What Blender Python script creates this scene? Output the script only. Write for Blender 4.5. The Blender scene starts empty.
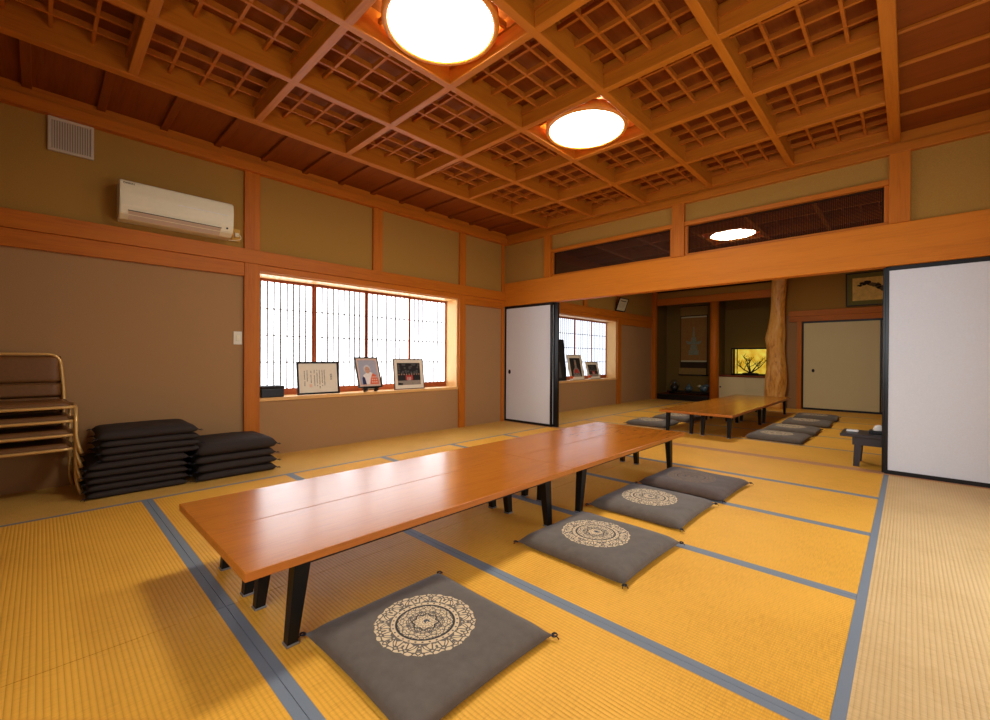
import bpy, bmesh, math, random
from mathutils import Vector, Matrix, Euler
random.seed(7)
PI = math.pi
S = bpy.context.scene
C = S.collection

# ------------------------------------------------------------------ helpers
def lin(r, g, b):
    f = lambda c: c/12.92 if c <= .04045 else ((c+.055)/1.055)**2.4
    return (f(r/255), f(g/255), f(b/255), 1)

class BM:
    """collects shapes, then links them as ONE mesh object"""
    def __init__(s): s.b = bmesh.new()
    def box(s, x0, x1, y0, y1, z0, z1, m=0, bev=0):
        vs = [s.b.verts.new((x, y, z)) for z in (z0, z1) for y in (y0, y1) for x in (x0, x1)]
        fs = []
        for q in ((0,2,3,1), (4,5,7,6), (0,1,5,4), (2,6,7,3), (0,4,6,2), (1,3,7,5)):
            f = s.b.faces.new([vs[i] for i in q]); f.material_index = m; fs.append(f)
        if bev:
            es = list({e for f in fs for e in f.edges})
            r = bmesh.ops.bevel(s.b, geom=es, offset=bev, segments=2, affect='EDGES', profile=.5)
            for f in r['faces']: f.material_index = m
        return s
    def hexa(s, lo, hi, m=0):
        """lo, hi: four points each (counter-clockwise seen from above)"""
        a = [s.b.verts.new(p) for p in lo]; c = [s.b.verts.new(p) for p in hi]
        for q in (a[::-1], c, *[[a[i], a[(i+1) % 4], c[(i+1) % 4], c[i]] for i in range(4)]):
            s.b.faces.new(q).material_index = m
        return s
    def poly(s, pts, m=0):
        f = s.b.faces.new([s.b.verts.new(p) for p in pts]); f.material_index = m; return s
    def lathe(s, prof, n=32, m=0, c=(0,0,0), axis='z', wob=None, cap=True):
        rings = []
        for (r, h) in prof:
            ring = []
            for i in range(n):
                a = 2*PI*i/n; rr = r*(wob(a, h) if wob else 1)
                p = (rr*math.cos(a), rr*math.sin(a), h)
                if axis == 'x': p = (p[2], p[0], p[1])
                if axis == 'y': p = (p[1], p[2], p[0])
                ring.append(s.b.verts.new((p[0]+c[0], p[1]+c[1], p[2]+c[2])))
            rings.append(ring)
        for a, b in zip(rings, rings[1:]):
            for i in range(n):
                f = s.b.faces.new((a[i], a[(i+1) % n], b[(i+1) % n], b[i])); f.material_index = m; f.smooth = True
        if cap:
            s.b.faces.new(rings[0][::-1]).material_index = m
            s.b.faces.new(rings[-1]).material_index = m
        return s
    def tube(s, pts, r, n=8, m=0, r1=None):
        pts = [Vector(p) for p in pts]; rings = []
        N = len(pts)
        up = None
        for i, p in enumerate(pts):
            d = (pts[min(i+1, N-1)]-pts[max(i-1, 0)]).normalized()
            if up is None:
                up = Vector((0,0,1)) if abs(d.z) < .9 else Vector((1,0,0))
            a = d.cross(up).normalized(); b = a.cross(d).normalized(); up = b
            rr = r if r1 is None else r+(r1-r)*i/max(1, N-1)
            rings.append([s.b.verts.new(p+a*rr*math.cos(2*PI*k/n)+b*rr*math.sin(2*PI*k/n)) for k in range(n)])
        for a, b in zip(rings, rings[1:]):
            for i in range(n):
                f = s.b.faces.new((a[i], a[(i+1) % n], b[(i+1) % n], b[i])); f.smooth = True; f.material_index = m
        s.b.faces.new(rings[0][::-1]).material_index = m; s.b.faces.new(rings[-1]).material_index = m
        return s
    def sphere(s, c, r, sc=(1,1,1), m=0, n=12):
        mt = Matrix.Translation(c) @ Matrix.Diagonal((r*sc[0], r*sc[1], r*sc[2], 1))
        g = bmesh.ops.create_uvsphere(s.b, u_segments=n, v_segments=max(6, n//2), radius=1, matrix=mt)
        for v in g['verts']:
            for f in v.link_faces: f.smooth = True; f.material_index = m
        return s
    def add_mesh(s, me, mat):
        n0 = len(s.b.verts); s.b.from_mesh(me); s.b.verts.ensure_lookup_table()
        for v in s.b.verts[n0:]: v.co = mat @ v.co
        return s
    def build(s, name, mats, parent=None, loc=None, smooth=False):
        bmesh.ops.recalc_face_normals(s.b, faces=s.b.faces)
        me = bpy.data.meshes.new(name); s.b.to_mesh(me); s.b.free()
        for m in (mats if isinstance(mats, (list, tuple)) else [mats]): me.materials.append(m)
        if smooth:
            for p in me.polygons: p.use_smooth = True
        o = bpy.data.objects.new(name, me); C.objects.link(o)
        if parent: o.parent = parent
        if loc: o.location = loc
        return o

def bez(pts, rad, k=5):
    """polyline with rounded corners"""
    P = [Vector(p) for p in pts]; out = [P[0]]
    for a, b, c in zip(P, P[1:], P[2:]):
        d0 = (a-b); d1 = (c-b); r = min(rad, d0.length*.49, d1.length*.49)
        p0 = b+d0.normalized()*r; p1 = b+d1.normalized()*r
        for i in range(k+1):
            t = i/k; out.append((1-t)**2*p0+2*t*(1-t)*b+t*t*p1)
    out.append(P[-1]); return out

def tag(o, label=None, cat=None, group=None, kind=None):
    if label: o['label'] = label
    if cat: o['category'] = cat
    if group: o['group'] = group
    if kind: o['kind'] = kind
    return o
def thing(name, label, cat, loc=(0,0,0), rz=0, group=None, kind=None):
    o = bpy.data.objects.new(name, None); C.objects.link(o); o.empty_display_size = .05
    o.location = loc; o.rotation_euler = (0, 0, rz)
    return tag(o, label, cat, group, kind)
def struct(o): o['kind'] = 'structure'; return o
def copy_tree(o, parent=None):
    c = o.copy(); C.objects.link(c)
    if parent: c.parent = parent
    for ch in [x for x in bpy.data.objects if x.parent == o]: copy_tree(ch, c)
    return c

# ------------------------------------------------------------------ node helpers
class V:
    def __init__(s, nt, sock): s.nt, s.s = nt, sock
    def _op(s, op, *a):
        n = s.nt.nodes.new('ShaderNodeMath'); n.operation = op
        for i, x in enumerate((s,)+a):
            if isinstance(x, V): s.nt.links.new(x.s, n.inputs[i])
            else: n.inputs[i].default_value = x
        return V(s.nt, n.outputs[0])
    def __add__(s, o): return s._op('ADD', o)
    def __sub__(s, o): return s._op('SUBTRACT', o)
    def __mul__(s, o): return s._op('MULTIPLY', o)
    def __truediv__(s, o): return s._op('DIVIDE', o)
    def gt(s, o): return s._op('GREATER_THAN', o)
    def lt(s, o): return s._op('LESS_THAN', o)
    def sin(s): return s._op('SINE')
    def cos(s): return s._op('COSINE')
    def abs(s): return s._op('ABSOLUTE')
    def fract(s): return s._op('FRACT')
    def max(s, o): return s._op('MAXIMUM', o)
    def min(s, o): return s._op('MINIMUM', o)
    def pow(s, o): return s._op('POWER', o)
    def between(s, a, b): return s.gt(a)*s.lt(b)

def new_mat(name, rough=.6, spec=.3, base=(.5,.5,.5,1)):
    m = bpy.data.materials.new(name); m.use_nodes = True
    nt = m.node_tree; p = nt.nodes['Principled BSDF']
    p.inputs['Roughness'].default_value = rough; p.inputs['Specular IOR Level'].default_value = spec
    p.inputs['Base Color'].default_value = base
    return m, nt, p
def noise(nt, vec, scale=(1,1,1), sc=1.0, detail=4, rough=.55, dist=0):
    mp = nt.nodes.new('ShaderNodeMapping'); mp.inputs['Scale'].default_value = scale
    nt.links.new(vec, mp.inputs['Vector'])
    n = nt.nodes.new('ShaderNodeTexNoise'); n.inputs['Scale'].default_value = sc
    n.inputs['Detail'].default_value = detail; n.inputs['Roughness'].default_value = rough
    n.inputs['Distortion'].default_value = dist
    nt.links.new(mp.outputs[0], n.inputs['Vector']); return n.outputs['Fac']
def ramp(nt, fac, stops):
    r = nt.nodes.new('ShaderNodeValToRGB'); el = r.color_ramp.elements
    while len(el) < len(stops): el.new(.5)
    for e, (p, c) in zip(el, stops): e.position = p; e.color = c
    nt.links.new(fac, r.inputs[0]); return r.outputs[0]
def mix(nt, fac, a, b, mode='MIX'):
    n = nt.nodes.new('ShaderNodeMix'); n.data_type = 'RGBA'; n.blend_type = mode
    for k, x in ((0, fac), (6, a), (7, b)):
        if isinstance(x, V): x = x.s
        if hasattr(x, 'links') or isinstance(x, bpy.types.NodeSocket): nt.links.new(x, n.inputs[k])
        else: n.inputs[k].default_value = x
    return n.outputs[2]
def bump(nt, p, h, strength=.3, dist=.002):
    b = nt.nodes.new('ShaderNodeBump'); b.inputs['Strength'].default_value = strength
    b.inputs['Distance'].default_value = dist
    nt.links.new(h.s if isinstance(h, V) else h, b.inputs['Height']); nt.links.new(b.outputs[0], p.inputs['Normal'])
def coords(nt, kind='Object'):
    return nt.nodes.new('ShaderNodeTexCoord').outputs[kind]
def sep(nt, v):
    n = nt.nodes.new('ShaderNodeSeparateXYZ'); nt.links.new(v, n.inputs[0]); return [V(nt, o) for o in n.outputs]

def plain(name, rgb, rough=.6, spec=.3, metal=0, var=.06, sc=30, bmp=0):
    c = lin(*rgb); m, nt, p = new_mat(name, rough, spec, c); p.inputs['Metallic'].default_value = metal
    n = noise(nt, coords(nt), sc=sc)
    d = tuple(x*(1-var*1.6) for x in c[:3])+(1,); e = tuple(min(1, x*(1+var)) for x in c[:3])+(1,)
    nt.links.new(ramp(nt, n, [(.3, d), (.7, e)]), p.inputs['Base Color'])
    if bmp: bump(nt, p, n, bmp)
    return m
def wood(name, rgb, axis='y', rough=.45, spec=.35, contrast=.22, fine=70, coarse=9, bmp=.06, fig=.5):
    c = lin(*rgb); m, nt, p = new_mat(name, rough, spec)
    st = {'x': (.06,1,1), 'y': (1,.06,1), 'z': (1,1,.06)}[axis]
    co = coords(nt)
    a = noise(nt, co, st, coarse, 3, .5, 1.2); b = noise(nt, co, st, fine, 3, .6)
    v = V(nt, a)*fig+V(nt, b)*(1-fig)
    dk = (c[0]*(1-contrast), c[1]*(1-contrast*1.45), c[2]*(1-contrast*1.7), 1)
    lt = (min(1, c[0]*(1+contrast*.55)), min(1, c[1]*(1+contrast*.6)), min(1, c[2]*(1+contrast*.7)), 1)
    nt.links.new(ramp(nt, v.s, [(.3, dk), (.5, c), (.72, lt)]), p.inputs['Base Color'])
    bump(nt, p, b, bmp, .001)
    return m
def emis(name, rgb, strength):
    m = bpy.data.materials.new(name); m.use_nodes = True; nt = m.node_tree; nt.nodes.clear()
    e = nt.nodes.new('ShaderNodeEmission'); e.inputs[0].default_value = lin(*rgb); e.inputs[1].default_value = strength
    o = nt.nodes.new('ShaderNodeOutputMaterial'); nt.links.new(e.outputs[0], o.inputs[0]); return m

def tatami(name, rgb, axis, gd=1.):
    """rush mat with 15 mm ridges running along axis"""
    c = lin(*rgb); m, nt, p = new_mat(name, .5, .25)
    co = coords(nt); x, y, z = sep(nt, co)
    across, along = (y, x) if axis == 'x' else (x, y)
    ridge = (across*(PI/.0152)).sin().abs()                     # rounded ribs, sharp grooves
    groove = ridge.pow(.8)
    rush = noise(nt, co, (18, 260, 1) if axis == 'y' else (260, 18, 1), 1.0, 3, .6)
    blot = noise(nt, co, (1,1,1), 1.7, 4, .6)
    st = V(nt, rush)*.55+V(nt, blot)*.45
    d = (c[0]*.80, c[1]*.74, c[2]*.62, 1); l = (min(1, c[0]*1.1), min(1, c[1]*1.1), min(1, c[2]*1.15), 1)
    col = ramp(nt, st.s, [(.32, d), (.52, c), (.72, l)])
    col = mix(nt, 1.0, col, mix(nt, groove, tuple(1-(1-q)*gd for q in (.66,.60,.50))+(1,), (1,1,1,1)), 'MULTIPLY')
    nt.links.new(col, p.inputs['Base Color'])
    h = groove+V(nt, rush)*.25
    bump(nt, p, h, .55, .0022)
    return m

def medallion(name, base, light, line, blue):
    """plain woven cover with a round woven crest in the middle of its top"""
    m, nt, p = new_mat(name, .75, .18); co = coords(nt); x, y, z = sep(nt, co)
    x = x+.02
    x = x*.84; y = y*.84
    r = (x*x+y*y).pow(.5); th = y._op('ARCTAN2', x)
    def fold(n, k, s):
        a = ((th*(n/(2*PI))).fract()-.5).abs()
        cx = nt.nodes.new('ShaderNodeCombineXYZ')
        nt.links.new((a*(2*PI/n)*r*k).s, cx.inputs[0]); nt.links.new((r*k).s, cx.inputs[1]); cx.inputs[2].default_value = s
        return cx.outputs[0]
    def cells(vec, sc, thr):
        v = nt.nodes.new('ShaderNodeTexVoronoi'); v.feature = 'DISTANCE_TO_EDGE'; v.inputs['Scale'].default_value = sc
        v.inputs['Randomness'].default_value = .95
        nt.links.new(vec, v.inputs['Vector']); return V(nt, v.outputs['Distance']).gt(thr)
    def curls(vec, sc):
        n = nt.nodes.new('ShaderNodeTexNoise'); n.inputs['Scale'].default_value = sc; n.inputs['Detail'].default_value = 0
        n.inputs['Distortion'].default_value = 1.5
        nt.links.new(vec, n.inputs['Vector']); return (V(nt, n.outputs['Fac'])*22).sin().gt(-.55)
    R = (th*24).sin()*.0022+(th*8).cos()*.0018+.147
    outer = r.gt(.1015)*(r-R).lt(0)*cells(fold(8, 1, .3), 52, .085)*curls(fold(8, 1, .2), 22)
    dots = (((th*(30/(2*PI))).fract()-.5).abs()*(2*PI/30)*.094)
    dot = (dots*dots+(r-.0945)*(r-.0945)).pow(.5).gt(.0033)
    ring = r.between(.0885, .1)*dot
    inner = r.lt(.0815)*r.gt(.038)*cells(fold(8, 1, 1.7), 76, .09)*curls(fold(8, 1, .9), 34)
    Rf = (th*8).cos()*.004+.033
    core = (r-Rf).lt(0)*cells(fold(8, 1, 2.2), 90, .05)
    fac = outer.max(ring).max(inner).max(core)
    black = r.between(.0815, .0865).max((r-Rf).between(0, .0045))
    bl = (x-.004)*(x-.004)+(y-.006)*(y-.006)*2.2
    wv = noise(nt, co, (900, 900, 900), 1, 2); w2 = noise(nt, co, (1,1,1), 26, 3)
    b = lin(*base); st = V(nt, wv)*.5+V(nt, w2)*.5
    bc = ramp(nt, st.s, [(.3, tuple(q*.8 for q in b[:3])+(1,)), (.7, tuple(q*1.2 for q in b[:3])+(1,))])
    top = z.gt(.028)
    col = mix(nt, fac*top, bc, lin(*light))
    col = mix(nt, black*top, col, lin(*line))
    col = mix(nt, bl.lt(.00022)*top*V(nt, w2).gt(.42), col, lin(*blue))
    nt.links.new(col, p.inputs['Base Color']); bump(nt, p, wv, .25, .0008)
    p.inputs['Sheen Weight'].default_value = .15
    return m

# ------------------------------------------------------------------ materials
M = {}
for ax in 'xyz':
    M['wood_'+ax] = wood('hinoki_'+ax, (188,106,22), ax, .48, .25)
    M['beam_'+ax] = wood('ceiling_beam_'+ax, (180,104,22), ax, .45, .25)
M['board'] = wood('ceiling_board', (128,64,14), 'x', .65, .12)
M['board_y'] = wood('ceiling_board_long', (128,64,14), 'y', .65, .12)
M['lattice'] = wood('coffer_lattice', (168,92,20), 'x', .55, .2)
M['girder'] = wood('girder', (206,122,32), 'x', .5, .18, contrast=.16, coarse=5)
M['pale_y'] = wood('pale_sill_y', (228,178,108), 'y', .4, contrast=.1)
M['pale_z'] = wood('pale_jamb_z', (232,186,120), 'z', .4, contrast=.1)
M['plaster_up'] = plain('olive_plaster', (168,127,60), .9, .1, var=.07, sc=160, bmp=.12)
M['plaster_low'] = plain('brown_plaster', (168,130,88), .9, .1, var=.06, sc=160, bmp=.12)
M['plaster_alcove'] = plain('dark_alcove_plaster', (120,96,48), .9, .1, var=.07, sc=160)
M['tat_x'] = tatami('tatami_orange', (240,178,64), 'x', .5)
M['tat_y'] = tatami('tatami_daylight_tint', (216,182,126), 'y', .4)  # same tatami; daylight and sheen painted in as a paler colour
M['tat_y2'] = tatami('tatami_orange_long', (224,176,88), 'y', .7)
M['heri'] = plain('grey_border_cloth', (120,130,140), .55, .4, var=.05, sc=400)
M['seam'] = plain('dark_seam_gap', (96,66,24), .9, .1)  # plain dark brown for the mat joints and the slab beneath
M['shikii'] = wood('threshold', (196,140,98), 'x', .45)
M['paper'] = plain('fusuma_paper', (218,221,227), .85, .15, var=.02, sc=90)
M['paper_cream'] = plain('fusuma_paper_cream', (216,203,156), .85, .15, var=.02, sc=90)
M['lacquer'] = plain('black_lacquer', (12,12,14), .3, .35, var=.02)
M['black'] = plain('black_plastic', (18,18,20), .4, .4, var=.02)
M['leg'] = plain('black_leg_enamel', (12,12,13), .4, .3, var=.02)
M['steel'] = plain('grey_foot_plate', (150,152,155), .35, .5, .6, var=.03)
M['table'] = wood('table_laminate', (174,100,24), 'y', .21, .36, .22, 110, 14, .02, .35)
M['table_edge'] = wood('table_edge_band', (186,110,40), 'y', .4, .4, .2, 90, 14, .02, .3)
M['table2'] = wood('table_laminate_dark', (176,108,30), 'y', .2, .5, .2, 110, 14, .02, .35)
M['dark_table'] = wood('dark_table_wood', (46,44,50), 'x', .35, .45, .15)
M['cush'] = medallion('cushion_crest', (98,88,78), (214,190,150), (26,24,26), (54,60,74))
M['cush_dark'] = medallion('cushion_crest_brown', (84,70,62), (118,92,66), (36,32,32), (58,56,60))
M['cush_plain'] = plain('cushion_plain', (54,46,42), .8, .2, var=.12, sc=220, bmp=.2)
M['tassel'] = plain('tassel_thread', (44,46,52), .8, .2)
M['white_pl'] = plain('white_plastic', (232,224,192), .4, .4, var=.015)
M['white_dim'] = plain('vent_plastic', (196,182,160), .5, .3, var=.02)
M['louvre'] = plain('louvre_plastic', (205,182,160), .45, .3, var=.02)
M['dark_gap'] = plain('dark_gap', (30,28,26), .8, .1)
M['outlet'] = plain('aged_outlet', (206,160,60), .5, .3)
M['switch'] = plain('switch_plastic', (224,218,196), .45, .35, var=.015)
M['gold'] = plain('gold_tube', (222,180,108), .32, .5, .35, var=.03)
M['vinyl'] = plain('brown_vinyl', (120,80,40), .5, .35, var=.08, sc=60)
M['rim'] = wood('lamp_rim', (214,132,44), 'x', .4)
M['lamp'] = emis('lamp_diffuser_glow', (255,250,240), 23)
M['lamp2'] = emis('lamp_diffuser_glow_far', (255,247,230), 32)
M['shoji'] = emis('daylit_shoji_paper', (248,250,255), 3.7)
M['shoji2'] = emis('daylit_shoji_paper_far', (232,240,255), 1.25)
M['kumiko'] = plain('shoji_lattice', (104,96,90), .6, .2)
M['shoji_frame'] = wood('shoji_frame', (150,72,28), 'z', .5)
M['ranma'] = wood('transom_lattice', (52,28,11), 'x', .7, .12)
M['cream'] = plain('cream_paper', (236,226,204), .8, .2, var=.02)
M['ink'] = plain('ink', (40,36,34), .8, .1)
M['glass'], _nt, _p = new_mat('clear_glass', .02, .5, (1,1,1,1)); _p.inputs['Transmission Weight'].default_value = 1; _p.inputs['IOR'].default_value = 1.1
M['red'] = plain('red_seal', (238,198,166), .8)
M['orange'] = plain('orange_card', (238,92,34), .7)
M['white'] = plain('white_card', (236,236,232), .7)
M['trunk'] = None

# ------------------------------------------------------------------ setting: floor
f = BM()
X0, XB, XC, XR = 0., .865, 2.69, 4.52
YN = -5.6
f.box(-.02, 5.5, YN, 6.4, -.06, -.02, 3)
def mat_rect(x0, x1, y0, y1, m, z=0.0): f.box(x0, x1, y0, y1, -.02, z, m)
HW = .031
rows = [-.005, -.912, -1.802, -2.703, -3.6, -4.545, -5.45, -5.6]
mat_rect(X0, XB-HW, YN, -.005, 4)                                       # wall-side strip
mat_rect(XB-HW, XB, YN, -.005, 2, .0006)
for a, b in zip(rows, rows[1:]):
    lo, hi = b+HW, a-(HW if a < -.5 else 0)
    for xa, xb in ((XB+.001, XC-.0015), (XC+.0015, XR-.034)):
        mat_rect(xa, xb, lo, hi, 0)
        mat_rect(xa, xb, b+.001, lo, 2, .0006)
        if a < -.5: mat_rect(xa, xb, hi, a-.001, 2, .0006)
    mat_rect(XC-.0015, XC+.0015, b, a, 3, -.003)
mat_rect(XR-.033, XR, YN, -.005, 2, .0006)
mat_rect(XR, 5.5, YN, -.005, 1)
# threshold between the rooms
for k, (a, b) in enumerate(((-.005, .03), (.034, .062), (.066, .094), (.098, .12))):
    mat_rect(X0, 5.5, a, b, 5, .002)
f.box(X0, 5.5, -.005, .12, -.02, -.003, 5)
# far room
rows2 = [.125, 1.02, 1.93, 2.84, 3.75, 4.66, 5.55]
mat_rect(X0, XB-HW, .12, 5.55, 4); mat_rect(XB-HW, XB, .12, 5.55, 2, .0006)
for a, b in zip(rows2, rows2[1:]):
    lo = a+(HW*.6 if a > .5 else 0); hi = b-HW*.6
    for xa, xb in ((XB+.001, XC-.0015), (XC+.0015, XR-.034)):
        mat_rect(xa, xb, lo, hi, 0); mat_rect(xa, xb, hi, b-.001, 2, .0006)
        if a > .5: mat_rect(xa, xb, a+.001, lo, 2, .0006)
    mat_rect(XC-.0015, XC+.0015, a, b, 3, -.003)
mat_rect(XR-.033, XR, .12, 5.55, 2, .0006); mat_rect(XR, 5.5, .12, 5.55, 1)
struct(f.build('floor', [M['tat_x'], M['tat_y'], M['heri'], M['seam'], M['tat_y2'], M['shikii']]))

# ------------------------------------------------------------------ setting: walls
ZT = 2.93                                            # board height above the wall trim
W1 = (-3.582, -.955, .545, 1.83); W2 = (1.05, 3.665, .535, 1.82)
w = BM()
def wall_x(y0, y1, z0, z1, m): w.box(-.3, 0, y0, y1, z0, z1, m)
ZS = 1.95
for ya, yb in ((YN, W1[0]), (W1[1], W2[0]), (W2[1], 6.4)): wall_x(ya, yb, -.06, ZS, 0)
for W in (W1, W2):
    wall_x(W[0], W[1], -.06, W[2], 0); wall_x(W[0], W[1], W[3], ZS, 0)
wall_x(YN, 6.4, ZS, 3.1, 1)
struct(w.build('wall_left', [M['plaster_low'], M['plaster_up']]))
# right wall with an added, unseen veranda opening for side daylight
DO = (-3.3, -1.1, .02, 1.78)
w = BM()
for (a, b, c, d) in ((YN, DO[0], -.06, 3.1), (DO[1], 6.4, -.06, 3.1), (DO[0], DO[1], DO[3], 3.1), (DO[0], DO[1], -.06, DO[2])):
    w.box(5.5, 5.6, a, b, c, d, 0)
struct(w.build('wall_right', [M['plaster_up']]))
NO = (3.3, 5.2, .9, 1.9)
w = BM()
for q in ((-.3, NO[0], -.06, 3.1), (NO[1], 5.6, -.06, 3.1), (NO[0], NO[1], -.06, NO[2]), (NO[0], NO[1], NO[3], 3.1)): w.box(q[0], q[1], YN-.1, YN, q[2], q[3])
struct(w.build('wall_near', [M['plaster_alcove']]))
# far wall: upper wall, wall beside the doors, alcove box
w = BM()
w.box(0, 2.6, 5.56, 5.62, 2.45, 3.1, 1); w.box(2.6, 5.5, 5.56, 5.62, 1.9, 3.1, 1)
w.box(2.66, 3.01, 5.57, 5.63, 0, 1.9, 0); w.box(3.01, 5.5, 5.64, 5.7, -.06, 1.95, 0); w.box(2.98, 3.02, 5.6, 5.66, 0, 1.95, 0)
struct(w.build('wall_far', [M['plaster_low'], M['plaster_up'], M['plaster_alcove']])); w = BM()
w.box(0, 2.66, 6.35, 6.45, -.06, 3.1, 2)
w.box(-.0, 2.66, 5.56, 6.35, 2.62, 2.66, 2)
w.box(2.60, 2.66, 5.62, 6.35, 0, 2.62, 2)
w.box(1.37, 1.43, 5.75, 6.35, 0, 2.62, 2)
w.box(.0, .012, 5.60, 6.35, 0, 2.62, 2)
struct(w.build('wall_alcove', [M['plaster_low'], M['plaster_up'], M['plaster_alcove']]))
# partition above the sliding screens
w = BM()
w.box(0, 5.5, .035, .085, 2.55, 3.1, 0)
for a, b in ((0, .88), (4.53, 5.5), (2.66, 2.77)): w.box(a, b, .035, .085, 2.1, 2.55, 0)
struct(w.build('wall_partition', [M['plaster_up']]))

trim_n = [0]
def trim(mat, *boxes, bev=.003):
    trim_n[0] += 1; b = BM()
    for q in boxes: b.box(*q, bev=bev)
    return struct(b.build('trim_%d' % trim_n[0], mat))
# left wall: long rail in two steps, upper wall trim, posts
for ya, yb in ((YN, -.0), (.12, 5.56)):
    trim(M['wood_y'], (0, .045, ya, yb, 1.892, 2.024))
    trim(M['wood_y'], (0, .075, ya, yb, 2.768, 2.85), (0, .05, ya, yb, 2.85, ZT))
trim(M['wood_y'], (0, .03, YN, -3.704, 1.762, 1.891))
trim(M['wood_y'], (0, .03, -3.566, -.952, 1.826, 1.891))
trim(M['wood_y'], (0, .03, -.84, -.06, 1.762, 1.891))
trim(M['wood_y'], (0, .03, .12, .93, 1.752, 1.891)); trim(M['wood_y'], (0, .03, 1.05, 3.67, 1.816, 1.891)); trim(M['wood_y'], (0, .03, 3.82, 5.45, 1.752, 1.891))
trim(M['wood_z'], (0, .035, -3.704, -3.566, 0, 1.892)); trim(M['wood_z'], (0, .035, -3.704, -3.566, 2.024, 2.768))
trim(M['wood_z'], (0, .035, -2.325, -2.2, 2.024, 2.768))
trim(M['wood_z'], (0, .035, -.952, -.84, 0, 1.892)); trim(M['wood_z'], (0, .035, -.952, -.84, 2.024, 2.768))
trim(M['wood_z'], (0, .022, -.06, -.002, 0, 2.768))
trim(M['wood_z'], (0, .035, .93, 1.05, 0, 1.892)); trim(M['wood_z'], (0, .035, .93, 1.05, 2.024, 2.768))
trim(M['wood_z'], (0, .035, 2.3, 2.42, 2.024, 2.768))
trim(M['wood_z'], (0, .035, 3.67, 3.82, 0, 1.892)); trim(M['wood_z'], (0, .035, 3.67, 3.82, 2.024, 2.768))
trim(M['wood_z'], (0, .1, 5.45, 5.56, 0, 2.768))
# partition: the big girder, wall trim, short posts, transom rails
trim(M['girder'], (0, 5.5, 0, .12, 1.803, 2.164), bev=.006)
trim(M['beam_x'], (0, 5.5, -.02, .15, 2.757, 2.83), (0, 5.5, 0, .14, 2.83, ZT))
for a, b in ((.797, .911), (2.645, 2.781), (4.505, 4.64)):
    trim(M['wood_z'], (a, b, -.012, .13, 2.164, 2.775))
for a, b in ((.911, 2.645), (2.781, 4.505)):
    trim(M['wood_x'], (a, b, 0, .1, 2.505, 2.552)); trim(M['wood_x'], (a, b, .02, .1, 2.164, 2.19))
    trim(M['wood_z'], (a, a+.032, .02, .1, 2.19, 2.505)); trim(M['wood_z'], (b-.032, b, .02, .1, 2.19, 2.505))
# far wall woodwork
trim(M['wood_x'], (.1, 2.56, 5.53, 5.62, 2.312, 2.47))
trim(M['wood_x'], (2.86, 5.5, 5.52, 5.56, 1.868, 1.98), (2.86, 5.5, 5.53, 5.56, 1.762, 1.866))
trim(M['wood_z'], (3.0, 3.075, 5.525, 5.6, 0, 1.762))
trim(M['wood_x'], (0, 5.5, 5.5, 5.56, 2.768, ZT))
trim(M['lacquer'], (.1, 1.33, 5.56, 5.68, 0, .13))
trim(M['board'], (.012, 1.37, 5.66, 6.35, 0, .128))
trim(M['wood_x'], (1.43, 2.6, 5.6, 6.35, -.0, .06))

# ------------------------------------------------------------------ setting: ceilings
def ceiling(y0, y1, gy, lamps, label):
    x0, px, py = .865, .735, .765
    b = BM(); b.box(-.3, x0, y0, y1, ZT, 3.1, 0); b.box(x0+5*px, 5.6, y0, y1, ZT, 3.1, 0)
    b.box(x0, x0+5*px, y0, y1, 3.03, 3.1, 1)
    root = struct(b.build('ceiling', [M['board'], M['board_y']])); root['label'] = label
    for i in range(6):
        x = x0+i*px; bw = .036 if i in (0, 5) else .026
        ch = BM().box(x-bw, x+bw, y0, y1, 2.85 if i in (0,5) else 2.853, 3.03, bev=.004).build('beam', M['beam_y'], root)
    for k in range(8):
        y = gy+k*py
        BM().box(x0+.036, x0+5*px-.036, y-.026, y+.026, 2.8535, 3.03, bev=.004).build('beam', M['beam_x'], root)
    lm = BM(); hx, hy = px/2-.026, py/2-.026
    for q in (-1, 0, 1):
        lm.box(-hx, hx, q*py*.245-.009, q*py*.245+.009, 2.955, 2.985)
        lm.box(q*px*.245-.009, q*px*.245+.009, -hy, hy, 2.952, 2.988)
    lm.box(-hx, hx, -hy, -hy+.014, 2.95, 2.99); lm.box(-hx, hx, hy-.014, hy, 2.95, 2.99)
    src = lm.build('lattice_panel', M['lattice'], root)
    first = True
    for i in range(5):
        for k in range(7):
            o = src if first else src.copy()
            if not first: C.objects.link(o); o.parent = root
            first = False
            o.location = (x0+(i+.5)*px, gy+(k+.5)*py, 0)
    # battens under the plain boards of the two side strips
    n = 0; y = -1.17 if y0 < 0 else .5
    ys = [y+.395*q for q in range(-20, 20) if y0+.03 < y+.395*q < y1-.03]
    for y in ys:
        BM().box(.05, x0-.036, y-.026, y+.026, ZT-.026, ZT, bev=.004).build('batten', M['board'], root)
        BM().box(x0+5*px+.036, 5.5, y-.012, y+.012, ZT-.02, ZT, bev=.003).build('batten', M['beam_x'], root)
ceiling(YN, .12, -5.395, None, 'coffered wooden ceiling of the front room with small square lattices')
ceiling(.12, 5.56, .23, None, 'dim coffered wooden ceiling of the far room beyond the transoms')

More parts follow.
